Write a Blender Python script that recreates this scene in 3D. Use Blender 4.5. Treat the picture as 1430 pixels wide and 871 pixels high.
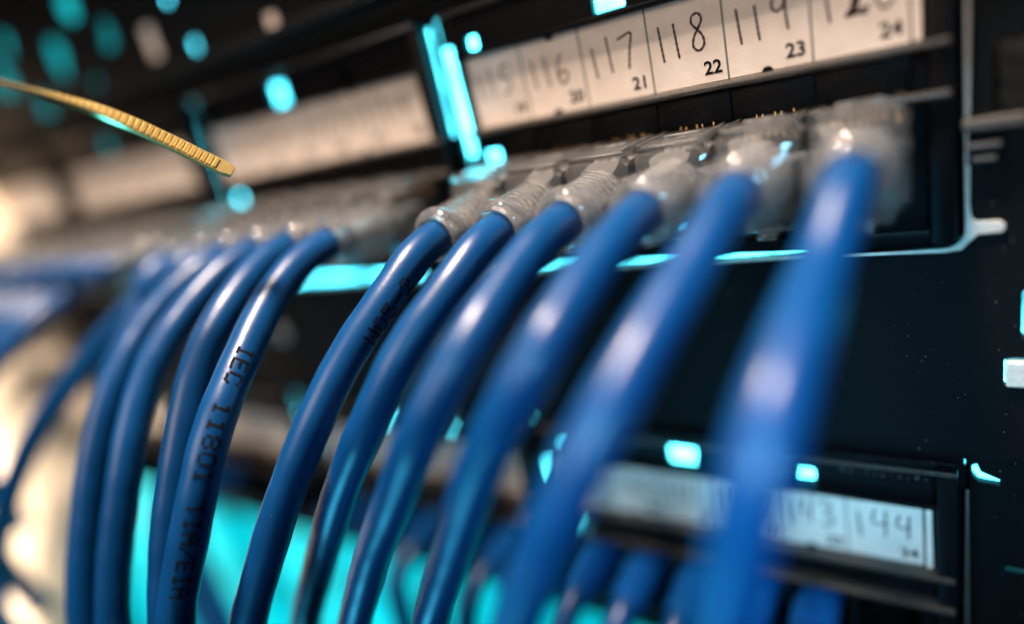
import bpy, bmesh, math, random
from mathutils import Vector, Matrix
random.seed(7)
S = 0.001                      # everything below is written in millimetres
scene = bpy.context.scene
for o in list(bpy.data.objects): bpy.data.objects.remove(o)

# ------------------------------------------------------------------ camera
EX = Vector((0.82504843, -0.00278106, -0.56505518))   # panel axes seen from the lens (right, down, forward)
EY = Vector((0.51899792, -0.39173406, 0.75972731))
EZ = Vector((-0.22346421, -0.92007429, -0.32175621))
FPX, CX, CY, CAMD = 914.31, 715.0, 435.5, 133.0
right = Vector((EX[0], EY[0], EZ[0])); up = -Vector((EX[1], EY[1], EZ[1])); fwd = Vector((EX[2], EY[2], EZ[2]))
cam_d = bpy.data.cameras.new('camera'); cam = bpy.data.objects.new('camera', cam_d)
scene.collection.objects.link(cam); scene.camera = cam
M4 = Matrix((right, up, -fwd)).transposed().to_4x4(); M4.translation = Vector((0, -CAMD*S, 0))
cam.matrix_world = M4
cam_d.sensor_width = 36.0; cam_d.lens = FPX/1430*36; cam_d.clip_start = 0.005; cam_d.clip_end = 20
cam_d.dof.use_dof = True; cam_d.dof.focus_distance = 0.125; cam_d.dof.aperture_fstop = cam_d.lens/11.8

# ------------------------------------------------------------------ world, lamps, exposure
W = bpy.data.worlds.new('World'); scene.world = W; W.use_nodes = True
bg = W.node_tree.nodes['Background']; bg.inputs[0].default_value = (0.55, 0.75, 1.0, 1); bg.inputs[1].default_value = 0.012
def area(name, loc, target, size, power, col, spread=180):
    l = bpy.data.lights.new(name, 'AREA'); l.shape = 'DISK'; l.size = size*S; l.energy = power; l.color = col; l.spread = math.radians(spread)
    o = bpy.data.objects.new(name, l); scene.collection.objects.link(o)
    o.location = Vector(loc)*S
    o.rotation_euler = (Vector(target)-Vector(loc)).to_track_quat('-Z', 'Y').to_euler()
    return o
area('warm_room_lamp', (-110, -95, 440), (-60, -50, -30), 70, 11.0, (1.0, 0.78, 0.62))
area('warm_front_fill', (-260, -620, 330), (-140, -20, -30), 420, 2.7, (1.0, 0.80, 0.65))  # unseen soft fill, added in front to brighten the labels
area('warm_sleeve_fill', (-470, -360, -120), (-440, -60, -170), 160, 1.7, (1.0, 0.82, 0.62), 45)  # unseen fill, added to brighten the cream sleeve
area('cool_side_lamp', (75, -250, 40), (2, -80, -50), 60, 0.046, (0.24, 0.68, 1.0), 30)
area('cyan_bounce_fill', (-260, -330, -330), (-125, -85, -65), 260, 0.11, (0.06, 0.62, 1.0), 34)  # unseen fill, added for cyan bounce on lower labels and left cables
scene.view_settings.view_transform = 'Standard'; scene.view_settings.look = 'None'
scene.view_settings.exposure = 0; scene.view_settings.gamma = 1; scene.view_settings.use_curve_mapping = False
scene.render.engine = 'CYCLES'
scene.cycles.use_denoising = True
scene.cycles.max_bounces = 12; scene.cycles.transmission_bounces = 10; scene.cycles.transparent_max_bounces = 12
scene.cycles.sample_clamp_indirect = 6.0

# ------------------------------------------------------------------ materials
def mat(name, col, rough=0.5, metal=0.0, spec=0.5, bump=0.0, bscale=4000, vary=0.0, vscale=300, **kw):
    m = bpy.data.materials.new(name); m.use_nodes = True
    nt = m.node_tree; b = nt.nodes['Principled BSDF']
    b.inputs['Base Color'].default_value = (*col, 1); b.inputs['Roughness'].default_value = rough
    b.inputs['Metallic'].default_value = metal; b.inputs['Specular IOR Level'].default_value = spec
    for k, v in kw.items(): b.inputs[k.replace('_', ' ')].default_value = v
    tc = nt.nodes.new('ShaderNodeTexCoord')
    if bump:
        n = nt.nodes.new('ShaderNodeTexNoise'); n.inputs['Scale'].default_value = bscale; n.inputs['Detail'].default_value = 5
        bp = nt.nodes.new('ShaderNodeBump'); bp.inputs['Strength'].default_value = bump; bp.inputs['Distance'].default_value = 0.0002
        nt.links.new(tc.outputs['Object'], n.inputs['Vector']); nt.links.new(n.outputs['Fac'], bp.inputs['Height'])
        nt.links.new(bp.outputs['Normal'], b.inputs['Normal'])
    if vary:
        n = nt.nodes.new('ShaderNodeTexNoise'); n.inputs['Scale'].default_value = vscale; n.inputs['Detail'].default_value = 6
        r = nt.nodes.new('ShaderNodeValToRGB')
        r.color_ramp.elements[0].position = 0.3; r.color_ramp.elements[1].position = 0.75
        r.color_ramp.elements[0].color = (*[c*(1-vary) for c in col], 1); r.color_ramp.elements[1].color = (*[min(1, c*(1+vary)) for c in col], 1)
        nt.links.new(tc.outputs['Object'], n.inputs['Vector']); nt.links.new(n.outputs['Fac'], r.inputs['Fac'])
        nt.links.new(r.outputs['Color'], b.inputs['Base Color'])
    return m
def dusty(m, scale, lo, hi, dust=(0.35, 0.33, 0.3)):
    """scattered lint and dust specks over the base colour"""
    nt = m.node_tree; b = nt.nodes['Principled BSDF']; tc = nt.nodes.new('ShaderNodeTexCoord')
    v = nt.nodes.new('ShaderNodeTexVoronoi'); v.inputs['Scale'].default_value = scale
    n = nt.nodes.new('ShaderNodeTexNoise'); n.inputs['Scale'].default_value = scale*0.13
    s = nt.nodes.new('ShaderNodeMath'); s.operation = 'MULTIPLY_ADD'; s.inputs[1].default_value = -0.35; 
    r = nt.nodes.new('ShaderNodeMapRange'); r.inputs[1].default_value = lo; r.inputs[2].default_value = hi; r.inputs[3].default_value = 1; r.inputs[4].default_value = 0
    nt.links.new(tc.outputs['Object'], v.inputs['Vector']); nt.links.new(tc.outputs['Object'], n.inputs['Vector'])
    nt.links.new(n.outputs['Fac'], s.inputs[0]); nt.links.new(v.outputs['Distance'], s.inputs[2])
    nt.links.new(s.outputs[0], r.inputs[0])
    mx = nt.nodes.new('ShaderNodeMix'); mx.data_type = 'RGBA'
    src = b.inputs['Base Color'].links[0].from_socket if b.inputs['Base Color'].links else None
    if src: nt.links.new(src, mx.inputs[6])
    else: mx.inputs[6].default_value = b.inputs['Base Color'].default_value
    mx.inputs[7].default_value = (*dust, 1)
    nt.links.new(r.outputs[0], mx.inputs[0]); nt.links.new(mx.outputs[2], b.inputs['Base Color'])
    return m
MT = {}
MT['plate'] = dusty(mat('black_powder_coat', (0.003, 0.004, 0.005), 0.55, spec=0.08, bump=0.25, bscale=2500), 700, -0.16, -0.12, (0.16, 0.15, 0.14))
MT['plastic'] = dusty(mat('black_moulded_plastic', (0.003, 0.003, 0.004), 0.42, spec=0.10, bump=0.12, bscale=3000), 900, -0.17, -0.13, (0.16, 0.15, 0.14))
MT['plastic_edge'] = mat('worn_black_plastic', (0.040, 0.034, 0.030), 0.30, bump=0.3, bscale=2500, vary=0.4, vscale=1500)
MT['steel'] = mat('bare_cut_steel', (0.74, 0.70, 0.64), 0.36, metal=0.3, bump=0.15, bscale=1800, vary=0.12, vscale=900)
MT['paper'] = mat('label_paper', (0.68, 0.60, 0.54), 0.75, bump=0.25, bscale=1800, vary=0.10, vscale=170)
MT['line'] = mat('printed_line_ink', (0.10, 0.13, 0.12), 0.7)
MT['ink'] = mat('pen_ink', (0.050, 0.026, 0.030), 0.6, vary=0.5, vscale=900)
MT['print'] = mat('black_print', (0.006, 0.006, 0.007), 0.8, spec=0.1)
MT['cable'] = dusty(mat('blue_cable_jacket', (0.0002, 0.042, 0.150), 0.34, spec=0.42, bump=0.16, bscale=1100, vary=0.10, vscale=120), 600, -0.17, -0.15, (0.25, 0.3, 0.4))
MT['boot_blue'] = mat('blue_boot_plastic', (0.001, 0.06, 0.22), 0.8, spec=0.1, bump=0.05)
MT['gold'] = mat('gold_contact', (0.95, 0.62, 0.22), 0.25, metal=1.0, bump=0.05)
MT['core'] = mat('pale_conductor_insulation', (0.46, 0.45, 0.45), 0.35, vary=0.6, vscale=700)
MT['tie'] = mat('amber_nylon', (0.66, 0.50, 0.19), 0.20, metal=0.65, spec=0.9, bump=0.05, vary=0.12, vscale=300, Transmission_Weight=0.0, IOR=1.53)
MT['cream'] = mat('cream_sleeve', (0.80, 0.70, 0.56), 0.6, bump=0.1, vary=0.06, vscale=60)
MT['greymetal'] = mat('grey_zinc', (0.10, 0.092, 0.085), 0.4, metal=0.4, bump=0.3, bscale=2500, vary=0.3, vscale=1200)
MT['bristle'] = mat('black_bristle', (0.03, 0.03, 0.028), 0.45, vary=0.4, vscale=800)
def clear_mat():
    m = bpy.data.materials.new('clear_polycarbonate'); m.use_nodes = True
    nt = m.node_tree; out = nt.nodes['Material Output']; b = nt.nodes['Principled BSDF']
    b.inputs['Base Color'].default_value = (0.93, 0.94, 0.95, 1); b.inputs['Roughness'].default_value = 0.05
    b.inputs['Transmission Weight'].default_value = 0.95; b.inputs['IOR'].default_value = 1.585
    tc = nt.nodes.new('ShaderNodeTexCoord'); n = nt.nodes.new('ShaderNodeTexNoise'); n.inputs['Scale'].default_value = 420; n.inputs['Detail'].default_value = 4
    bp = nt.nodes.new('ShaderNodeBump'); bp.inputs['Strength'].default_value = 0.12; bp.inputs['Distance'].default_value = 0.0003
    nt.links.new(tc.outputs['Object'], n.inputs['Vector']); nt.links.new(n.outputs['Fac'], bp.inputs['Height']); nt.links.new(bp.outputs['Normal'], b.inputs['Normal'])
    tr = nt.nodes.new('ShaderNodeBsdfTransparent'); tr.inputs[0].default_value = (0.96, 0.97, 0.97, 1)
    mx = nt.nodes.new('ShaderNodeMixShader'); mx.inputs[0].default_value = 0.14
    nt.links.new(b.outputs[0], mx.inputs[1]); nt.links.new(tr.outputs[0], mx.inputs[2]); nt.links.new(mx.outputs[0], out.inputs[0])
    return m
MT['clear'] = clear_mat()
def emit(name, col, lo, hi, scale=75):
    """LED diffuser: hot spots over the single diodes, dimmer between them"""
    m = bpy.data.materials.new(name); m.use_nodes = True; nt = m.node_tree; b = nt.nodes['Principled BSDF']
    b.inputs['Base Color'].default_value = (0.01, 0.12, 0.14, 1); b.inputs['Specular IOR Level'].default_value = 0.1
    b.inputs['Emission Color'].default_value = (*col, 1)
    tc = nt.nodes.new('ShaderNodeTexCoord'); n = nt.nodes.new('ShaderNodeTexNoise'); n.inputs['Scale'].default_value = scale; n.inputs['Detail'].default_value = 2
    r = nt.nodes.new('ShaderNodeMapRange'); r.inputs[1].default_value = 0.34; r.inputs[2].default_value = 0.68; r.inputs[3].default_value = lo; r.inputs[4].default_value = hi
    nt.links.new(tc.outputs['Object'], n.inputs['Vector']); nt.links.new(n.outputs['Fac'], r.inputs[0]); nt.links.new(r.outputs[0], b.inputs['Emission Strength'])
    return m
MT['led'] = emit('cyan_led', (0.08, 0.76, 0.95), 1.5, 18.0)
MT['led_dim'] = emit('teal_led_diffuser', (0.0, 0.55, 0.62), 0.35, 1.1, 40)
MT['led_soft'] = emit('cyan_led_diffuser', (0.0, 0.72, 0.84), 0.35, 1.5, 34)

# ------------------------------------------------------------------ helpers
def wpos(o):
    p = Vector((0, 0, 0))
    while o is not None: p = p + o.location; o = o.parent
    return p
def link(o, parent=None):
    scene.collection.objects.link(o)
    if parent is not None: o.parent = parent
    return o
def tag(o, label=None, cat=None, group=None, kind=None):
    if label: o['label'] = label
    if cat: o['category'] = cat
    if group: o['group'] = group
    if kind: o['kind'] = kind
    return o
def thing(name, loc, label, cat, group=None):
    o = bpy.data.objects.new(name, None); o.empty_display_size = 0.002
    o.location = Vector(loc)*S; link(o); return tag(o, label, cat, group)
def mesh_of(name, verts, faces, m, smooth=False, origin=(0, 0, 0)):
    me = bpy.data.meshes.new(name); og = Vector(origin)
    me.from_pydata([(Vector(v)-og)*S for v in verts], [], faces); me.materials.append(MT[m]); me.update()
    if smooth: me.polygons.foreach_set('use_smooth', [True]*len(me.polygons))
    return me
def place(name, me, parent=None, loc=(0, 0, 0)):
    o = bpy.data.objects.new(name, me); o.location = Vector(loc)*S; return link(o, parent)
class MB:
    """collects shapes (mm) into one mesh"""
    def __init__(s): s.v = []; s.f = []
    def box(s, x0, x1, y0, y1, z0, z1, b=0.0):
        bm = bmesh.new(); bmesh.ops.create_cube(bm, size=1)
        for v in bm.verts: v.co = Vector(((x0+x1)/2+v.co.x*(x1-x0), (y0+y1)/2+v.co.y*(y1-y0), (z0+z1)/2+v.co.z*(z1-z0)))
        if b: bmesh.ops.bevel(bm, geom=list(bm.edges), offset=b, segments=2, profile=0.5, affect='EDGES')
        s.bm(bm); return s
    def bm(s, bm):
        n = len(s.v); bm.verts.ensure_lookup_table()
        for i, v in enumerate(bm.verts): v.index = i
        s.v += [v.co.copy() for v in bm.verts]; s.f += [[n+v.index for v in f.verts] for f in bm.faces]; bm.free()
    def rings(s, rs, cap=True):
        n = len(s.v); k = len(rs[0])
        for r in rs: s.v += [Vector(p) for p in r]
        for i in range(len(rs)-1):
            for j in range(k):
                a = n+i*k+j; b = n+i*k+(j+1) % k; s.f.append([a, b, b+k, a+k])
        if cap: s.f.append([n+j for j in range(k)][::-1]); s.f.append([n+(len(rs)-1)*k+j for j in range(k)])
        return s
    def lathe(s, prof, c=(0, 0, 0), seg=28, cap=True):   # axis along Y: prof [(y, r)]
        return s.rings([[(c[0]+r*math.cos(2*math.pi*j/seg), c[1]+y, c[2]+r*math.sin(2*math.pi*j/seg)) for j in range(seg)] for y, r in prof], cap)
    def ribbon(s, pts, w, y):                             # flat pen stroke in the XZ plane
        n = len(s.v); m = len(pts)
        for i, (x, z) in enumerate(pts):
            a = pts[max(0, i-1)]; b = pts[min(m-1, i+1)]; d = Vector((b[0]-a[0], b[1]-a[1])); d = d.normalized() if d.length > 1e-6 else Vector((1, 0))
            hw = w/2*(0.75+0.35*math.sin(i*1.3+x)*0.5+0.25) if 0 < i < m-1 else w*0.3
            s.v += [Vector((x-d.y*hw, y, z+d.x*hw)), Vector((x+d.y*hw, y, z-d.x*hw))]
        for i in range(m-1): s.f.append([n+2*i, n+2*i+1, n+2*i+3, n+2*i+2])
        return s
    def build(s, name, m, parent=None, smooth=False, loc=None):
        """linked with its origin at loc (mm); the parent is at its own world position"""
        og = Vector(loc) if loc is not None else Vector((0, 0, 0))
        po = wpos(parent)/S if parent is not None else Vector((0, 0, 0))
        me = mesh_of(name, s.v, s.f, m, smooth, og)
        return place(name, me, parent, og-po)
def autosmooth(o, ang=35):
    me = o.data; bm = bmesh.new(); bm.from_mesh(me)
    for f in bm.faces: f.smooth = True
    for e in bm.edges:
        if len(e.link_faces) == 2 and e.calc_face_angle(0) > math.radians(ang): e.smooth = False
    bm.to_mesh(me); bm.free(); return o
def sheet(name, outer, holes, y0, y1, m, parent=None, bevel=0.12):
    """flat cut sheet with real holes: 2D outlines (x, z), thickness from y0 to y1"""
    cu = bpy.data.curves.new(name, 'CURVE'); cu.dimensions = '2D'; cu.fill_mode = 'BOTH'
    cu.extrude = max(1e-6, (y1-y0)/2-bevel)*S; cu.bevel_depth = bevel*S; cu.bevel_resolution = 1; cu.offset = -bevel*S
    for pts in [outer]+holes:
        sp = cu.splines.new('POLY'); sp.points.add(len(pts)-1); sp.use_cyclic_u = True
        for p, q in zip(sp.points, pts): p.co = (q[0]*S, q[1]*S, 0, 1)
    tmp = bpy.data.objects.new('tmp', cu); scene.collection.objects.link(tmp)
    dg = bpy.context.evaluated_depsgraph_get(); me = bpy.data.meshes.new_from_object(tmp.evaluated_get(dg))
    bpy.data.objects.remove(tmp); bpy.data.curves.remove(cu)
    me.name = name
    for v in me.vertices: v.co = Vector((v.co.x, (y0+y1)/2*S-v.co.z, v.co.y))
    me.materials.clear(); me.materials.append(MT[m]); me.update()
    po = wpos(parent) if parent is not None else Vector((0, 0, 0))
    for v in me.vertices: v.co -= po
    return place(name, me, parent)
def rrect(x0, x1, z0, z1, r=1.0, n=6):
    pts = []
    for cx, cz, a0 in ((x1-r, z1-r, 0), (x0+r, z1-r, 90), (x0+r, z0+r, 180), (x1-r, z0+r, 270)):
        for i in range(n+1):
            a = math.radians(a0+90*i/n); pts.append((cx+r*math.cos(a), cz+r*math.sin(a)))
    return pts
def disc(x, z, r, n=16, sx=1.0): return [(x+sx*r*math.cos(2*math.pi*i/n), z+r*math.sin(2*math.pi*i/n)) for i in range(n)]
def unproj(px, py, depth):
    r = Vector(((px-CX)/FPX, (py-CY)/FPX, 1))*depth
    return Vector((r.dot(EX), r.dot(EY)-CAMD, r.dot(EZ)))
def pix(P):
    P = Vector(P); q = P.x*EX+(P.y+CAMD)*EY+P.z*EZ
    return CX+FPX*q.x/q.z, CY+FPX*q.y/q.z, q.z
def spline(pts, step=0.7):
    P = [Vector(p) for p in pts]; P = [2*P[0]-P[1]]+P+[2*P[-1]-P[-2]]; out = []
    for i in range(1, len(P)-2):
        p0, p1, p2, p3 = P[i-1:i+3]; n = max(2, int((p2-p1).length/step))
        t0 = 0; t1 = (p1-p0).length**0.5; t2 = t1+(p2-p1).length**0.5; t3 = t2+(p3-p2).length**0.5
        for k in range(n):
            t = t1+(t2-t1)*k/n
            a1 = p0*((t1-t)/(t1-t0))+p1*((t-t0)/(t1-t0)); a2 = p1*((t2-t)/(t2-t1))+p2*((t-t1)/(t2-t1)); a3 = p2*((t3-t)/(t3-t2))+p3*((t-t2)/(t3-t2))
            b1 = a1*((t2-t)/(t2-t0))+a2*((t-t0)/(t2-t0)); b2 = a2*((t3-t)/(t3-t1))+a3*((t-t1)/(t3-t1))
            out.append(b1*((t2-t)/(t2-t1))+b2*((t-t1)/(t2-t1)))
    out.append(P[-2]); 
    for _ in range(6): out = [out[0]]+[(out[i-1]+out[i]*2+out[i+1])/4 for i in range(1, len(out)-1)]+[out[-1]]
    return out
def frames(path):
    T = [(path[min(i+1, len(path)-1)]-path[max(i-1, 0)]).normalized() for i in range(len(path))]
    n = T[0].orthogonal().normalized(); N = [n]
    for i in range(1, len(T)):
        n = (n-T[i]*n.dot(T[i])).normalized(); N.append(n)
    return T, N
def tube(mb, path, rad, seg=24):
    T, N = frames(path); rs = []
    for i, p in enumerate(path):
        b = T[i].cross(N[i]); r = rad(i) if callable(rad) else rad
        rs.append([p+(N[i]*math.cos(2*math.pi*j/seg)+b*math.sin(2*math.pi*j/seg))*r for j in range(seg)])
    return mb.rings(rs)

# ------------------------------------------------------------------ rack interior and its cyan light
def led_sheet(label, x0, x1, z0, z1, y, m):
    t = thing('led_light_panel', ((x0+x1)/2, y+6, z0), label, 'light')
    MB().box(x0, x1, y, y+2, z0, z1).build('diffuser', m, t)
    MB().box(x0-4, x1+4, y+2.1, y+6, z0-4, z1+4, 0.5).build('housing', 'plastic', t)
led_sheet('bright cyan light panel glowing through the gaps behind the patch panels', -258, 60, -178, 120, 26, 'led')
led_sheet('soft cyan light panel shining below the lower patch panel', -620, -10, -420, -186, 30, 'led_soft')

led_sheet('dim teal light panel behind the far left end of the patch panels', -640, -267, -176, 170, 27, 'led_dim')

# ------------------------------------------------------------------ patch panels
MODP, PITCH, X24, LOWZ = 105.0, 14.76, -14.0, -108.0
def cell(i): return -6.6-PITCH*(5-i)-PITCH, -6.6-PITCH*(5-i)       # x0, x1 of label cell i (0 = left) inside a module
STROKES = {
 '0': [[(.55, 1), (.22, .9), (.05, .55), (.12, .2), (.42, 0), (.75, .12), (.95, .45), (.9, .8), (.62, 1), (.5, .97)]],
 '1': [[(.38, 1), (.45, .65), (.52, .3), (.6, 0)]],
 '2': [[(.05, .78), (.25, .98), (.6, .97), (.78, .75), (.62, .45), (.3, .15), (.08, .02), (.5, .06), (1, .0)]],
 '3': [[(.1, .9), (.45, 1), (.8, .85), (.7, .62), (.4, .53), (.8, .42), (.85, .15), (.5, 0), (.1, .1)]],
 '4': [[(.25, 1), (.12, .5), (.5, .45), (.9, .5)], [(.8, 1), (.76, .5), (.74, 0)]],
 '5': [[(.9, .98), (.3, .95), (.22, .58), (.6, .6), (.85, .35), (.6, .05), (.1, .05)]],
 '6': [[(.55, 1), (.25, .65), (.12, .25), (.4, 0), (.8, .12), (.8, .38), (.5, .45), (.18, .25)]],
 '7': [[(.02, .88), (.5, .95), (.95, 1), (.75, .55), (.55, 0)]],
 '8': [[(.3, .93), (.62, 1), (.85, .82), (.6, .6), (.3, .38), (.22, .12), (.5, 0), (.82, .12), (.8, .38), (.5, .58), (.22, .78), (.3, .93)]],
 '9': [[(.8, .85), (.5, 1), (.2, .85), (.15, .6), (.45, .5), (.75, .68), (.82, .88), (.8, .45), (.88, 0)]],
}
def smooth2(pts):
    return [(p.x, p.z) for p in spline([Vector((x, 0, z)) for x, z in pts], 0.22)]
FONT_CACHE = {}
def text_mesh(txt, h):
    cu = bpy.data.curves.new('t', 'FONT'); cu.body = txt; cu.size = h*1.38*S; cu.offset = 0.035*h*S; cu.resolution_u = 3; cu.align_x = 'RIGHT'
    o = bpy.data.objects.new('tmp', cu); scene.collection.objects.link(o)
    me = bpy.data.meshes.new_from_object(o.evaluated_get(bpy.context.evaluated_depsgraph_get()))
    bpy.data.objects.remove(o); bpy.data.curves.remove(cu)
    for v in me.vertices: v.co = Vector((v.co.x, 0, v.co.y))
    me.materials.clear(); me.materials.append(MT['print']); return me

# shared pieces of a port module, x from -97.8 to -0.5, z from -43.2 to 17.8, front at y = 0
def housing_sheet():
    holes = []
    for hx, hw in ((-29.5, 2.2), (-58.0, 3.6), (-92.6, 1.7)): holes.append(rrect(hx-hw, hx+hw, 9.0, 9.0+hw*1.7, 0.5))
    holes.append(rrect(-96.4, -91.2, -20.4, -14.0, 0.7))
    for i in range(6):
        c = X24-PITCH*i; holes.append([(c-6.5, -18.6), (c+6.5, -18.6), (c+6.5, -35.5), (c+3.6, -35.5), (c+3.6, -38.2), (c-3.6, -38.2), (c-3.6, -35.5), (c-6.5, -35.5)])
    return sheet('housing', rrect(-97.8, -0.5, -43.0, 17.8, 0.8), holes, 0.6, 2.6, 'plastic')
hs = housing_sheet(); HOUSING = hs.data; bpy.data.objects.remove(hs)
def shared(mb, m, smooth=False, ang=None):
    me = mesh_of('shared', mb.v, mb.f, m, smooth)
    if ang:
        o = bpy.data.objects.new('tmp', me); autosmooth(o, ang); bpy.data.objects.remove(o)
    return me
SIDE = shared(MB().box(-4.2, -0.5, -2.2, 0.58, -43.0, 17.8, 0.5), 'plastic', ang=40)
SIDE_L = shared(MB().box(-97.8, -97.0, 0.1, 0.58, -43.0, 17.8, 0.1), 'plastic', ang=40)
LEDGE1 = shared(MB().box(-96.9, -1.0, -3.0, 0.55, -10.0, -8.6, 0.55), 'plastic_edge', ang=40)
LEDGE2 = shared(MB().box(-90.8, -1.0, -3.4, 0.55, -18.0, -16.6, 0.6), 'plastic_edge', ang=40)
TOPRAIL = shared(MB().box(-96.9, -4.3, -1.6, 0.55, 7.5, 8.7, 0.3), 'plastic', ang=40)
TOPEDGE = shared(MB().box(-97.8, -0.5, -2.9, -2.25, 16.9, 18.0, 0.25), 'plastic_edge', ang=40)
BOTEDGE = shared(MB().box(-97.0, -4.3, -1.4, 0.55, -43.0, -40.4, 0.35), 'plastic', ang=40)
STRIP = shared(MB().box(-95.2, -6.6, 0.22, 0.5, -8.5, 7.4), 'paper')
COVER = shared(MB().box(-6.2, -5.0, -0.5, 0.5, -8.5, 7.4, 0.2), 'paper')
FACE = shared(MB().box(-PITCH/2+0.12, PITCH/2-0.12, -0.1, 0.5, -16.4, -10.2, 0.15), 'plastic', ang=40)
FACE_S = shared(MB().box(-3.0, PITCH/2-0.12, -0.1, 0.5, -16.4, -10.2, 0.15), 'plastic', ang=40)
BLOCKER = shared(MB().box(-4, 4, 2.7, 3.6, 8.4, 16, 0.2), 'plastic')
DIV = shared(MB().box(-0.16, 0.16, 0.14, 0.21, -8.5, 7.4), 'line')
TAB = shared(MB().rings([[(0.95*math.cos(math.pi*j/10), y, 0.95*math.sin(math.pi*j/10)) for j in range(11)] for y in (-0.5, 0.2)]), 'plastic')
jb = MB(); jb.box(-7.2, 7.2, 14, 15, -40, -17.5)
for x in (-7.2, 6.3): jb.box(x, x+0.9, 2.65, 14, -40, -17.5)
jb.box(-6.3, 6.3, 2.65, 14, -40, -38.6); jb.box(-6.3, 6.3, 2.65, 14, -18.4, -17.5)
JACK = shared(jb, 'plastic')
pb = MB()
for i in (0, 1, 3, 4, 6): pb.box(-3.6+i*1.1, -3.42+i*1.1, -0.5, -0.3, -16.5, -15.85-0.1*(i % 3))
PINS = shared(pb, 'gold')
eb = MB()
for i, w in enumerate((.5, .9, .4, .7, .3, .8, .6, .7, .4, .8, .9)):
    eb.lathe([(0, w*0.45), (-0.3, w*0.3), (-0.4, 0.05)], (-6.0-i*1.55, 0.55, 13.6+0.25*math.sin(i*2.1)), 8)
EMBOSS = shared(eb, 'greymetal', True)
def handwriting(txt, seed):
    rnd = random.Random(seed); mb = MB(); n = len(txt); x = 1.6; widths = {'1': 2.2}
    scrib = txt == '120'
    for k, ch in enumerate(txt):
        w = widths.get(ch, 3.5)*rnd.uniform(.9, 1.1); h = 6.6*rnd.uniform(.92, 1.08); z0 = -8.5+5.4+rnd.uniform(-.3, .5)+k*0.25
        for st in STROKES[ch]:
            mb.ribbon(smooth2([(x+u*w, z0+v*h) for u, v in st]), 0.46, 0.19-0.003*k)
            if scrib and ch == '2':
                mb.ribbon(smooth2([(x+u*w*0.9+0.3, z0+v*h*0.95+0.2) for u, v in [(.5, 1), (.42, .5), (.35, 0), (.6, .3), (.72, .7), (.4, .2), (.2, .05), (1.1, .12)]]), 0.6, 0.17)
        x += w+rnd.uniform(.9, 1.3)
    return mb
def module(panel, k, first, zoff, has_jacks):
    ox = -MODP*k
    side = ('right-hand', 'second', 'third', 'left-hand')[k]
    mo = place('port_module', HOUSING, panel, Vector((ox, 0, zoff))-wpos(panel)/S)
    def add(name, me, x=0.0, z=0.0, y=0.0): return place(name, me, mo, (x, y, z))
    add('frame_side', SIDE); add('frame_side', SIDE_L); add('ledge', LEDGE1); add('ledge', LEDGE2); add('top_rail', TOPRAIL); add('top_edge', TOPEDGE)
    add('bottom_edge', BOTEDGE); add('label_strip', STRIP); add('label_cover_edge', COVER)
    if k == 0: add('embossed_marks', EMBOSS)
    for hx in {(1, 0): (-29.5, -92.6), (2, 0): (-29.5, -92.6), (3, 0): (-58.0, -92.6)}.get((k, 0 if zoff == 0 else 1), ()): add('hole_blocker', BLOCKER, hx)  # added blockers that stop the backlight behind chosen holes
    for i in range(7): add('divider_line', DIV, cell(0)[0]+PITCH*i if i else cell(0)[0]+0.3)
    add('holder_tab', TAB, cell(4)[0]+PITCH*0.48, -8.6); add('holder_tab', TAB, cell(1)[0]+PITCH*0.48, -8.6)
    for tx in (cell(1)[0]+PITCH*0.55, cell(4)[0]+PITCH*0.55):
        t = add('holder_tab', TAB, tx, 7.5); t.rotation_euler.y = math.pi
    for i in range(6):
        c = X24-PITCH*(5-i)
        add('face_panel', FACE if i else FACE_S, c); add('jack', JACK, c)
        if k < 2 and i < 5: add('contact_pins', PINS, c+0.6)
        if k < 3:
            num = first+i; x0, x1 = cell(i)
            mb = handwriting(str(num), num*3+1); me = shared(mb, 'ink'); add('handwritten_number', me, x0)
            pn = str((num-1) % 24+1)
            if pn not in FONT_CACHE: FONT_CACHE[pn] = text_mesh(pn, 2.5)
            add('printed_number', FONT_CACHE[pn], x1-1.0, -8.5+1.5, 0.18)
    return mo
def rim_pts(off):
    """outline of the plate opening round one module, with a hooked slot at the two right corners"""
    return rrect(-99.9-off, 0.7+off, -44.6-off, 19.0+off, 3.4+off, 8)
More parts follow.
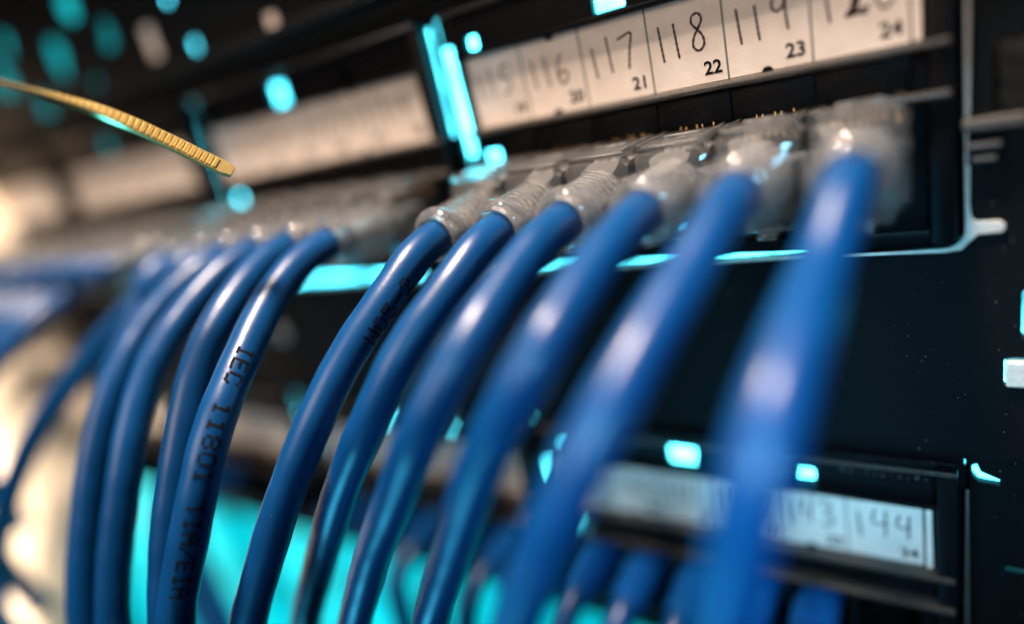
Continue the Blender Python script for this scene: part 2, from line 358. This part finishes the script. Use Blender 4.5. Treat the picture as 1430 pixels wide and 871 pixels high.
def panel(name, label, zoff, ztop, zbot, first, hole_extra):
    t = thing(name, (-200, 0, zoff-43), label, 'patch panel', 'patch panels in the rack')
    holes = []
    for k in range(4):
        ox = -MODP*k
        holes.append([(x+ox, z+zoff) for x, z in rrect(-102.6, 0.7 if k == 0 else 1.5, -44.7 if k == 0 else -45.9, 19.0, 1.6, 8)])
    holes += hole_extra
    sheet('face_plate', [(-432, zbot), (46, zbot), (46, ztop), (-432, ztop)], holes, 0.9, 2.9, 'plate', t)
    for k in range(4):
        ox = -MODP*k
        # bare cut edge of the opening: a narrow steel band down the right side and along the bottom, with hooked tabs
        arc = [(0.72-3.3+3.3*math.cos(math.radians(a)), -44.65+3.3+3.3*math.sin(math.radians(a))) for a in range(0, -91, -15)]
        inner = [(0.72, 12.2)]+arc+[(-101.5, -44.65)]
        corner = [(1.35, -37.0), (1.7, -39.2), (2.4, -39.9), (5.6, -40.0), (6.3, -40.6), (6.3, -41.6), (5.8, -42.0), (2.6, -42.2), (1.6, -43.2), (0.2, -44.9), (-2.5, -45.3)]
        topc = [(0.72, 17.0), (1.5, 16.8), (2.2, 16.2), (5.6, 15.4), (6.2, 14.6), (5.4, 13.6), (2.4, 13.2), (1.35, 12.2)]
        if zoff: topc = [(0.72, 12.3), (1.35, 12.2)]
        poly = topc+corner+[(-101.5, -45.3)]+inner[::-1]
        if k: poly = [(0.6, -45.85), (0.6, -46.5), (-101.5, -46.5), (-101.5, -45.85)]
        sheet('cut_edge', [(x+ox, z+zoff) for x, z in poly], [], 0.35, 0.88, 'steel' if zoff == 0 else 'greymetal', t, 0.1)  # darker grey on the lower rim stands for its weaker light
        # added filler that blocks the backlight in most of the slot at the module's left side
        MB().box(-102.7+ox, -97.95+ox, 2.95, 3.6, -45+zoff, ((-15 if k != 1 else -21) if zoff == 0 else -4)+zoff, 0.2).build('filler_strip', 'plastic', t)
        MB().box(-102.7+ox, -97.95+ox, 2.95, 3.6, (11.0 if zoff == 0 else 3.0)+zoff, 19.4+zoff, 0.2).build('filler_strip', 'plastic', t)
        # added blockers keeping backlight out of the top, right and bottom gaps
        MB().box(-101+ox, 0.6+ox, 3.0, 3.8, 16.5+zoff, 20.4+zoff).build('gap_blocker', 'plastic', t)
        MB().box(-0.9+ox, 1.6+ox, 3.0, 3.8, -43.4+zoff, (-9 if k == 1 and zoff == 0 else 16.4)+zoff).build('gap_blocker', 'plastic', t)
        MB().box(-24+ox, 0.6+ox, 3.0, 3.8, -46.0+zoff, -43.5+zoff).build('gap_blocker', 'plastic', t)
        module(t, k, first-6*k, zoff, True)
    return t
up_holes = [rrect(9.0, 16, -62.0, -53.0, 0.8), rrect(6.6, 13, -72.2, -66.2, 0.8), disc(-229, -58, 1.6)]
lo_holes = [[(1.9, -91.4), (2.6, -91.0), (3.2, -92.8), (6.4, -94.2), (6.4, -95.6), (3.0, -95.2), (1.9, -93.6)], rrect(7.6, 14, -116.6, -115.4, 0.4)]
upper = panel('patch_bay', 'black patch panel along the top with handwritten labels 115 to 120', 0, 22, -88, 115, up_holes)
lower = panel('patch_bay', 'black patch panel at the bottom right with handwritten labels ending in 144', LOWZ, -86.6, -163, 139, lo_holes)
lower_plate = [c for c in lower.children if c.name.startswith('face_plate')][0]; lower_plate.location.y += 0.0021

# vented cover panel above
def blob(x, z, r, n=7, seed=0):
    rd = random.Random(seed); return [(x+r*rd.uniform(.55, 1.15)*math.cos(2*math.pi*q/n), z+r*rd.uniform(.55, 1.25)*math.sin(2*math.pi*q/n)) for q in range(n)]
vh = [blob(-197, 32.5, 2.9, 7, 1), blob(-203, 48, 2.4, 7, 3), blob(-196, 55, 1.8, 6, 4), blob(-243, 45, 5.5, 7, 5), 
      blob(-282, 47, 9.5, 8, 7), blob(-306, 34, 7.0, 7, 8), blob(-260, 60, 7, 7, 9), blob(-332, 48, 9, 8, 10), blob(-262, 34, 3.2, 6, 11), blob(-318, 60, 6, 7, 12)]
cp = sheet('cover_panel', [(-470, 20.5), (46, 20.5), (46, 130), (-470, 130)], vh, 3.1, 4.6, 'plate')
MB().box(-470, 46, -11.0, 3.0, 86, 88, 0.4).build('shade_strip', 'plate', cp)  # added strip above the view, shades the cover panel from the lamp
tag(cp, 'black perforated cover panel above the upper patch panel', 'panel')
MB().box(-430, 40, -6, 0.4, 24.5, 27.5, 0.6).build('lip', 'plate', cp)

# ------------------------------------------------------------------ patch cables
def rsec(w, z0, z1, ch_t, ch_b, y):
    h = w/2
    return [(-h+ch_b, y, z0), (h-ch_b, y, z0), (h, y, z0+ch_b), (h, y, z1-ch_t), (h-ch_t, y, z1), (-h+ch_t, y, z1), (-h, y, z1-ch_t), (-h, y, z0+ch_b)]
pbm = MB().rings([rsec(11.6, -9, 6.6, .6, 1.2, 9), rsec(12.2, -9.2, 7.0, .6, 1.6, -1), rsec(13.8, -9.4, 7.4, .9, 2.4, -2.6), rsec(13.9, -9.2, 7.4, .9, 2.6, -16.4), rsec(13.2, -8.4, 7.0, 1.4, 3.0, -17.6), rsec(10.8, -5.6, 5.8, 2.4, 2.4, -18.6)])
PLUG = shared(pbm, 'clear', ang=30)
prof = [(-17.4, 3.4), (-17.5, 5.7)]
y = -17.6
for i in range(8):
    r = 5.9-0.07*i
    prof += [(y, r-0.75), (y-0.25, r-0.12), (y-0.55, r), (y-1.05, r), (y-1.3, r-0.1), (y-1.5, r-0.75), (y-1.75, r-0.8)]; y -= 1.78
prof += [(y+1.2, 5.2), (y+0.7, 5.7), (y, 6.0), (y-0.7, 6.05), (y-1.4, 5.9), (y-2.0, 5.5), (y-2.4, 4.9), (y-2.55, 4.4), (y-1.9, 3.9), (y-1.0, 3.75), (-30, 3.75), (-18, 3.8), (-17.4, 3.4)]
BOOT = shared(MB().lathe(prof, seg=36, cap=False), 'clear', ang=33)
lb = MB().box(-6.2, 6.2, -17.0, 4, 7.6, 8.4, 0.3).box(-6.2, -5.5, -17, 1, 8.3, 8.9, 0.2).box(5.5, 6.2, -17, 1, 8.3, 8.9, 0.2).box(-3.6, 3.6, -9.5, -8.0, 8.2, 9.0, 0.2)
HOOD = shared(lb, 'clear', ang=30)
lb = MB().box(-3.0, 3.0, -9, 6, -10.6, -9.7, 0.2).box(-1.6, 1.6, -16, -9, -11.6, -10.7, 0.25).box(-4.4, 4.4, -12.6, -11.2, -11.0, -9.3, 0.2)
LATCH = shared(lb, 'clear', ang=30)
cm = MB()
for i in range(8):
    a = 2*math.pi*i/8
    pth = [Vector((1.7*math.cos(a+t*0.22), 0, 1.7*math.sin(a+t*0.22)))*(1 if t < 9 else 1)+Vector((0, -33+t*2.2, 0)) for t in range(13)]
    for q in range(10, 13): pth[q] = Vector((-3.6+i*1.03, pth[q].y, 1.5)) if q > 10 else (pth[9]+Vector((-3.6+i*1.03, pth[q].y+2, 1.5)))/2
    tube(cm, pth, 0.5, 8)
CORE = shared(cm, 'core', True)
cb = MB()
for i in range(8): cb.box(-3.75+i*1.03, -3.4+i*1.03, -1.5, 7, 3.0, 5.4)
CONT = shared(cb, 'gold')
BB = shared(MB().lathe([(9, 4.6), (0, 5.0), (-4, 5.3), (-8, 5.3), (-10.5, 5.0), (-11, 4.7), (-11.6, 5.0), (-13, 4.9), (-13.5, 4.7), (-14.2, 5.0), (-16, 4.4), (-17, 3.8)], seg=24), 'boot_blue', ang=40)

DOTS = {'I': ['01110', '00100', '00100', '00100', '00100', '00100', '01110'], 'E': ['11111', '10000', '10000', '11110', '10000', '10000', '11111'],
 'C': ['01110', '10001', '10000', '10000', '10000', '10001', '01110'], '1': ['00100', '01100', '00100', '00100', '00100', '00100', '01110'],
 '8': ['01110', '10001', '10001', '01110', '10001', '10001', '01110'], '0': ['01110', '10001', '10001', '10001', '10001', '10001', '01110'],
 'T': ['11111', '00100', '00100', '00100', '00100', '00100', '00100'], 'A': ['01110', '10001', '10001', '11111', '10001', '10001', '10001'],
 '/': ['00001', '00001', '00010', '00100', '01000', '10000', '10000'], 'W': ['10001', '10001', '10001', '10101', '10101', '11011', '10001'],
 '5': ['11111', '10000', '11110', '00001', '00001', '10001', '01110'], '-': ['00000', '00000', '00000', '11111', '00000', '00000', '00000'],
 '2': ['01110', '10001', '00001', '00010', '00100', '01000', '11111'], ' ': ['00000']*7}
CR = 3.6
def print_on(cable, path, txt, y_start, y_dir, ang_off, dot=0.46):
    """inkjet lettering wrapped on the jacket: starts where the path passes image row y_start; ang_off turns it round the jacket"""
    T, N = frames(path); cum = [0]
    for i in range(1, len(path)): cum.append(cum[-1]+(path[i]-path[i-1]).length)
    i0 = min(range(20, len(path)), key=lambda i: abs(pix(path[i])[1]-y_start))
    tocam = Vector((0, -CAMD, 0))-path[i0]; tocam = (tocam-T[i0]*tocam.dot(T[i0])).normalized()
    a0 = math.atan2(tocam.dot(T[i0].cross(N[i0])), tocam.dot(N[i0]))+ang_off
    mb = MB()
    def pt(s, v):
        s = min(max(s, 0), cum[-1]-1e-3); i = max(k for k in range(len(cum)) if cum[k] <= s); i = min(i, len(path)-2); f = (s-cum[i])/(cum[i+1]-cum[i])
        p = path[i].lerp(path[i+1], f); n = N[i].lerp(N[i+1], f).normalized(); t = T[i].lerp(T[i+1], f).normalized(); b = t.cross(n); a = a0+v/CR
        return p+(n*math.cos(a)+b*math.sin(a))*(CR+0.10)
    s0 = cum[i0]
    for k, ch in enumerate(txt):
        for r, row in enumerate(DOTS[ch]):
            for c_, bit in enumerate(row):
                if bit == '1':
                    s = s0+y_dir*(k*6.1+c_)*dot; v = (r-3)*dot*y_dir
                    e = dot*0.52*random.uniform(.82, 1.02); jx, jv = random.uniform(-.04, .04), random.uniform(-.04, .04)
                    n = len(mb.v); mb.v += [pt(s+jx-e, v+jv-e), pt(s+jx+e, v+jv-e), pt(s+jx+e, v+jv+e), pt(s+jx-e, v+jv+e)]; mb.f.append([n, n+1, n+2, n+3])
    return mb.build('printed_lettering', 'print', cable)

TRACK = {   # image points along each cable with the distance from the lens
24: [(1152, 350, 84), (1100, 500, 71), (1066, 600, 67), (1044, 700, 67), (1026, 800, 71), (1010, 880, 75)],
23: [(965, 370, 89), (885, 500, 81), (822, 620, 78.5), (780, 720, 80), (742, 810, 84), (716, 880, 88)],
22: [(820, 385, 95), (750, 495, 87), (690, 610, 92), (648, 720, 103), (618, 810, 116), (598, 880, 126)],
21: [(718, 382, 106), (645, 490, 98), (592, 590, 99), (548, 700, 111), (518, 790, 126), (494, 880, 140)],
20: [(640, 385, 117), (563, 490, 114), (509, 600, 118), (468, 710, 130), (444, 800, 146), (426, 880, 158)],
19: [(545, 405, 126), (487, 492, 123), (437, 590, 122), (396, 695, 124), (366, 800, 128), (346, 880, 132)],
18: [(385, 405, 139), (340, 490, 130), (304, 580, 123), (277, 680, 121), (257, 780, 123), (246, 880, 126)],
17: [(325, 415, 145), (280, 500, 138), (255, 600, 134), (243, 680, 133), (236, 760, 133), (234, 880, 134)],
16: [(255, 440, 154), (208, 520, 148), (180, 620, 144), (165, 720, 143), (160, 880, 144)],
15: [(212, 440, 164), (165, 520, 157), (136, 620, 153), (122, 720, 152), (118, 880, 153)],
14: [(185, 430, 190), (120, 505, 197), (72, 570, 203), (32, 640, 207), (8, 710, 210), (-8, 800, 212), (0, 890, 212)],
13: [(196, 440, 186), (158, 520, 182), (140, 620, 180), (134, 720, 179), (136, 880, 179)],
12: [(112, 400, 226), (60, 436, 216), (12, 482, 210), (-40, 545, 206), (-90, 640, 204)],
11: [(82, 402, 236), (30, 440, 228), (-20, 490, 222), (-70, 560, 218)],
10: [(60, 402, 246), (10, 436, 238), (-40, 480, 232), (-90, 550, 228)],
9: [(38, 402, 256), (-12, 432, 248), (-60, 470, 242)],
8: [(14, 402, 266), (-36, 430, 258), (-80, 465, 252)],
7: [(-8, 402, 276), (-58, 430, 268), (-100, 460, 262)],
}
TILT = {24: (1.7, 2.6), 23: (0.9, 1.8), 22: (0.2, 0.6), 21: (0, 0.2), 20: (0.3, -0.4), 19: (-0.3, -0.6), 18: (-1.2, 0.4), 17: (-1.0, 0.6), 16: (-.5, .3)}
WHO = {
24: 'thick blurred blue cable nearest the lens, plugged below handwritten label 120',
23: 'blurred bright blue cable plugged below handwritten label 119, second from the right',
22: 'blue cable plugged below handwritten label 118, third from the right',
21: 'blue cable plugged below handwritten label 117, fourth from the right',
20: 'sharply focused blue cable whose clear ribbed boot shows every ring, below label 116',
19: 'sharp dark blue cable with faint black dotted code near its clear plug, below label 115',
18: 'blue cable printed 11801 TIA/EIA down its jacket, left of the sharp cables',
17: 'blue cable directly behind and left of the cable printed TIA/EIA',
16: 'blue cable with a soft highlight, third from the right in the second port group',
15: 'dark blue cable fourth from the right in the second port group, hanging at far left',
14: 'thin dark blue cable sweeping left across the cream sleeve',
13: 'blurred blue cable at the left end of the second port group',
12: 'pale blurred blue cable rightmost in the third port group, sweeping to the left edge',
11: 'blurred blue cable second from the right in the third port group',
10: 'blurred blue cable third from the right in the third port group',
9: 'blurred blue cable third from the left in the third port group',
8: 'blurred blue cable second from the left in the third port group',
7: 'blurred blue cable leftmost in the third port group, at the left edge'}
def add_plug(root, x, zc, rx, rz, yin=0.0):
    pl = place('plug', PLUG, root, Vector((x, yin, zc))-wpos(root)/S)
    pl.rotation_euler = (rx, 0, rz)
    for nm, me in (('ribbed_boot', BOOT), ('latch_hood', HOOD), ('latch_tab', LATCH), ('conductors', CORE), ('contacts', CONT)): place(nm, me, pl)
    return pl
def patch_cable(num):
    k = (24-num)//6; x = X24-PITCH*((24-num) % 6)-MODP*k; zc = -25.0
    dx, dz = TILT.get(num, (random.uniform(-1, 1), random.uniform(-.6, .6)))
    t = thing('patch_cable', (x, 0, zc), WHO[num], 'cable', 'blue patch cables of the upper panel')
    rz = math.asin(dx/35); rx = -math.asin(dz/35)
    pl = add_plug(t, x, zc, rx, rz)
    R = pl.rotation_euler.to_matrix()
    front = lambda d: Vector((x, 0, zc))+R @ Vector((0, -d, 0))
    pts = [front(28.5), front(32), front(35.0)]
    f40 = front(41)
    tr = [unproj(*p) for p in TRACK[num]]
    tr = [p+Vector((0, 0, 0)) for p in tr]
    pts += [front(39.0).lerp(tr[0], 0.12)]+tr
    d = (tr[-1]-tr[-2]).normalized(); pts += [tr[-1]+d*12+Vector((0, 2, -6)), tr[-1]+d*24+Vector((0, 8, -28)), tr[-1]+d*26+Vector((0, 14, -70))]
    path = spline(pts)
    for _ in range(60): path = path[:4]+[(path[i-1]+path[i]*2+path[i+1])/4 for i in range(4, len(path)-1)]+[path[-1]]
    rnd = random.Random(num); ph = [rnd.uniform(0, 6.28) for _ in range(4)]
    path = [p+Vector((math.sin(i*0.13+ph[0])*0.10+math.sin(i*.047+ph[1])*.18, math.sin(i*.11+ph[2])*.10, math.sin(i*.09+ph[3])*.10))*min(1, i/25) for i, p in enumerate(path)]
    mb = MB(); tube(mb, path, lambda i: CR*(1+0.012*math.sin(i*.21+ph[1])+0.008*math.sin(i*.53+ph[2])), 32)
    cab = mb.build('cable', 'cable', t, True)
    return t, cab, path
built = {}
for n in sorted(TRACK, reverse=True): built[n] = patch_cable(n)
t, cab, path = built[18]
print_on(cab, path, 'IEC 11801 TIA/EIA', 493, 1, -0.05)
t, cab, path = built[19]
print_on(cab, path, 'W05-2', 470, -1, -0.6)
# far left: plugs of the last group, their cables leave the picture at once
FAR = ['sixth', 'fifth', 'fourth', 'third', 'second', 'first']
for j in range(5):
    x = X24-PITCH*j-MODP*3; ordn = ('rightmost', 'second from right', 'third from right', 'fourth from right', 'fifth from right')[j]
    t = thing('patch_cable', (x, 0, -25), 'far blurred clear plug, %s in the far left port group' % ordn, 'cable', 'blue patch cables of the upper panel')
    add_plug(t, x, -25, 0, random.uniform(-.03, .03))
    path = spline([(x, -31.5, -25), (x, -37, -25), (x-3, -50, -28), (x-10, -66, -38), (x-16, -76, -60), (x-20, -80, -100)])
    mb = MB(); tube(mb, path, CR, 20); mb.build('cable', 'cable', t, True)
# lower panel: blue booted cables, blue caps without cables stand for three blurred plugs
ORD = ('rightmost', 'second from right', 'third from right', 'third from left', 'second from left', 'leftmost')
ORD5 = ('rightmost', 'second from right', 'middle', 'second from left', 'leftmost')
for k, js, where in ((0, range(1, 6), 'in the right-hand lower port group'), (1, range(3), 'in the second lower port group'), (2, range(3, 6), 'in the third lower port group')):
    for j in js:
        x = X24-PITCH*j-MODP*k; zc = -25+LOWZ; w1, w2 = random.uniform(-2, 2), random.uniform(-6, 6)
        t = thing('patch_cable', (x, 0, zc), 'blurred blue booted cable, %s %s' % (ORD5[j-1] if k == 0 else ORD[j], where), 'cable', 'blue booted cables of the lower panel')
        place('plug', BB, t)
        path = spline([(x, -14, zc), (x, -19, zc-0.5), (x-1, -26, zc-5), (x-1+w1, -30, zc-16), (x-2+w2, -31+w1, zc-50), (x-2+w2, -30+w1, zc-110)])
        mb = MB(); tube(mb, path, CR, 20); mb.build('cable', 'cable', t, True)
for j in range(3, 6):
    x = X24-PITCH*j-MODP; zc = -25+LOWZ
    o = place('plug_cap', BB, None, (x, 3+random.uniform(-1, 1), zc))
    tag(o, 'blurred plug built as a blue cap, lower panel second port group, %s' % ('rightmost', 'second from right', 'third from right', 'third from left', 'second from left', 'leftmost')[j], 'cap', 'blurred plugs built as blue caps')

# ------------------------------------------------------------------ cable tie with ridged face
tp = [unproj(325, 241, 126), unproj(290, 224, 124.5), unproj(235, 197, 122), unproj(180, 172, 119), unproj(128, 152, 116), unproj(60, 133, 111), unproj(0, 118, 106), unproj(-80, 100, 100), unproj(-180, 84, 94)]
n0 = len(spline(tp, 0.35))
path = spline(tp+[Vector((-155, -85, 45)), Vector((-180, -60, 70)), Vector((-200, -25, 84)), Vector((-203, -9, 87))], 0.35)   # its other end is tied to the hood above
T, N = frames(path)
LAMP = Vector((-110, -95, 440)); nrm = []
for i_, p in enumerate(path):
    h = ((LAMP-p).normalized()+(Vector((0, -CAMD, 0))-p).normalized()); h = (h-T[i_]*h.dot(T[i_])).normalized()
    tw = math.radians(2+34*max(0, min(1, (i_/n0-0.33)/0.3))); q = T[i_].cross(h)
    nrm.append((h*math.cos(tw)+q*math.sin(tw)).normalized())
tie = thing('cable_tie', tuple(path[-1]), 'amber nylon cable tie tail with ridged face pointing in from the left', 'cable tie')
mb = MB(); rs = []
for i, p in enumerate(path):
    w = 1.4*min(1, 0.7+i*0.06); th = 0.5
    v2 = nrm[i]; u2 = v2.cross(T[i]).normalized()
    rs.append([p+u2*w+v2*th, p-u2*w+v2*th, p-u2*w-v2*th, p+u2*w-v2*th])
mb.rings(rs); strip = mb.build('strip', 'tie', tie); 
mb = MB(); cum = 0
for i in range(8, len(path)-8, 3):
    v2 = nrm[i]; u2 = v2.cross(T[i]).normalized()
    a = path[i]; b = path[i+2].lerp(path[i+3], .3)
    n = len(mb.v)
    for q in (-1.08, 1.08):
        mb.v += [a+u2*q+v2*0.48, a.lerp(b, .14)+u2*q+v2*0.72, a.lerp(b, .86)+u2*q+v2*0.72, b+u2*q+v2*0.48]
    mb.f += [[n, n+1, n+5, n+4], [n+1, n+2, n+6, n+5], [n+2, n+3, n+7, n+6], [n, n+3, n+2, n+1], [n+4, n+5, n+6, n+7]]
tag(mb.build('ridges', 'tie', tie), kind='stuff')

# ------------------------------------------------------------------ cream sleeve at far left
path = spline([unproj(-140, 180, 330), unproj(-60, 330, 322), unproj(10, 450, 330), unproj(50, 560, 330), unproj(62, 680, 330), unproj(62, 800, 330), unproj(60, 940, 330), unproj(60, 1100, 330)], 2)
sl = MB(); tube(sl, path, 32, 32); tag(sl.build('cable_sleeve', 'cream', None, True, path[-1]), 'thick pale cream cable sleeve hanging blurred at the far left', 'sleeve')

# ------------------------------------------------------------------ small hardware
def screw(loc, r, label):
    t = thing('screw', loc, label, 'screw'); x, y, z = loc
    MB().lathe([(0.0, r), (-0.5, r), (-1.1, r*0.75), (-1.35, r*0.3), (-1.4, 0.02)], (x, y, z), 20).build('head', 'steel', t, True)
    MB().box(x-r*0.6, x+r*0.6, y-1.55, y-1.2, z-0.25, z+0.25).box(x-0.25, x+0.25, y-1.56, y-1.21, z-r*0.6, z+r*0.6).build('cross_slot', 'plastic', t)
screw((-203, 0.9, -64.3), 3.4, 'pale round screw head on the black plate left of the sharp cables')
# mounting clip across the right edge of the upper panel
cl = thing('mounting_clip', (4.5, 0.9, -24), 'dull grey metal clip across the right rim of the upper panel', 'clip')
MB().box(0.3, 8.8, -1.6, 0.2, -24.0, -22.2, 0.3).build('clip_plate', 'greymetal', cl)
MB().box(0.9, 5.6, -1.2, 0.2, -27.2, -26.2, 0.3).build('clip_plate', 'greymetal', cl)
MB().box(1.6, 5.0, -0.9, 0.2, -29.4, -28.5, 0.3).build('clip_plate', 'greymetal', cl)
MB().box(1.0, 6.0, 0.25, 0.8, -30.0, -21.6, 0.2).build('clip_back', 'plastic', cl)
cn = thing('cage_nut', (9.8, 5, -69), 'pale zinc cage nut in the slot at the right edge', 'nut')
MB().box(6.9, 14, 0.2, 5.0, -71.8, -66.6, 0.3).build('nut_body', 'steel', cn)
# brush strip at the upper right
br = thing('brush_strip', (9, 0.8, -22), 'dark bristle brush strip at the upper right corner above the clip', 'brush')
MB().box(4.4, 4.75, -0.3, 0.85, -21.6, -11.5, 0.1).build('holder', 'plastic', br)
mb = MB()
for i in range(900):
    x = random.uniform(4.95, 13.5); z = random.uniform(-21.4, -11.2); l = random.uniform(.7, 1.5); a = random.uniform(-.5, .5)
    p = Vector((x, 0.85, z)); q = p+Vector((l*0.8*math.cos(a), -random.uniform(.6, 1.6), -0.6+l*0.5*math.sin(a))); n = len(mb.v)
    mb.v += [p+Vector((0.07, 0, 0)), p+Vector((-0.05, 0, 0.06)), p+Vector((-0.05, 0, -0.06)), q]; mb.f += [[n, n+1, n+3], [n+1, n+2, n+3], [n+2, n, n+3]]
tag(mb.build('bristles', 'bristle', br), kind='stuff')
# pale stickers seen blurred above and beside the labels
for (x, z, w, h, lab) in ((-218, 38.5, 5.5, 10, 'small beige sticker on the black cover panel at the upper left'), (-158.5, 31, 4, 3.5, 'tiny pale sticker on the cover panel above the second label strip')):
    o = MB().box(x-w/2, x+w/2, 2.95, 3.08, z-h/2, z+h/2).build('sticker', 'paper', None, False, (x, 3.08, z-h/2)); tag(o, lab, 'sticker')
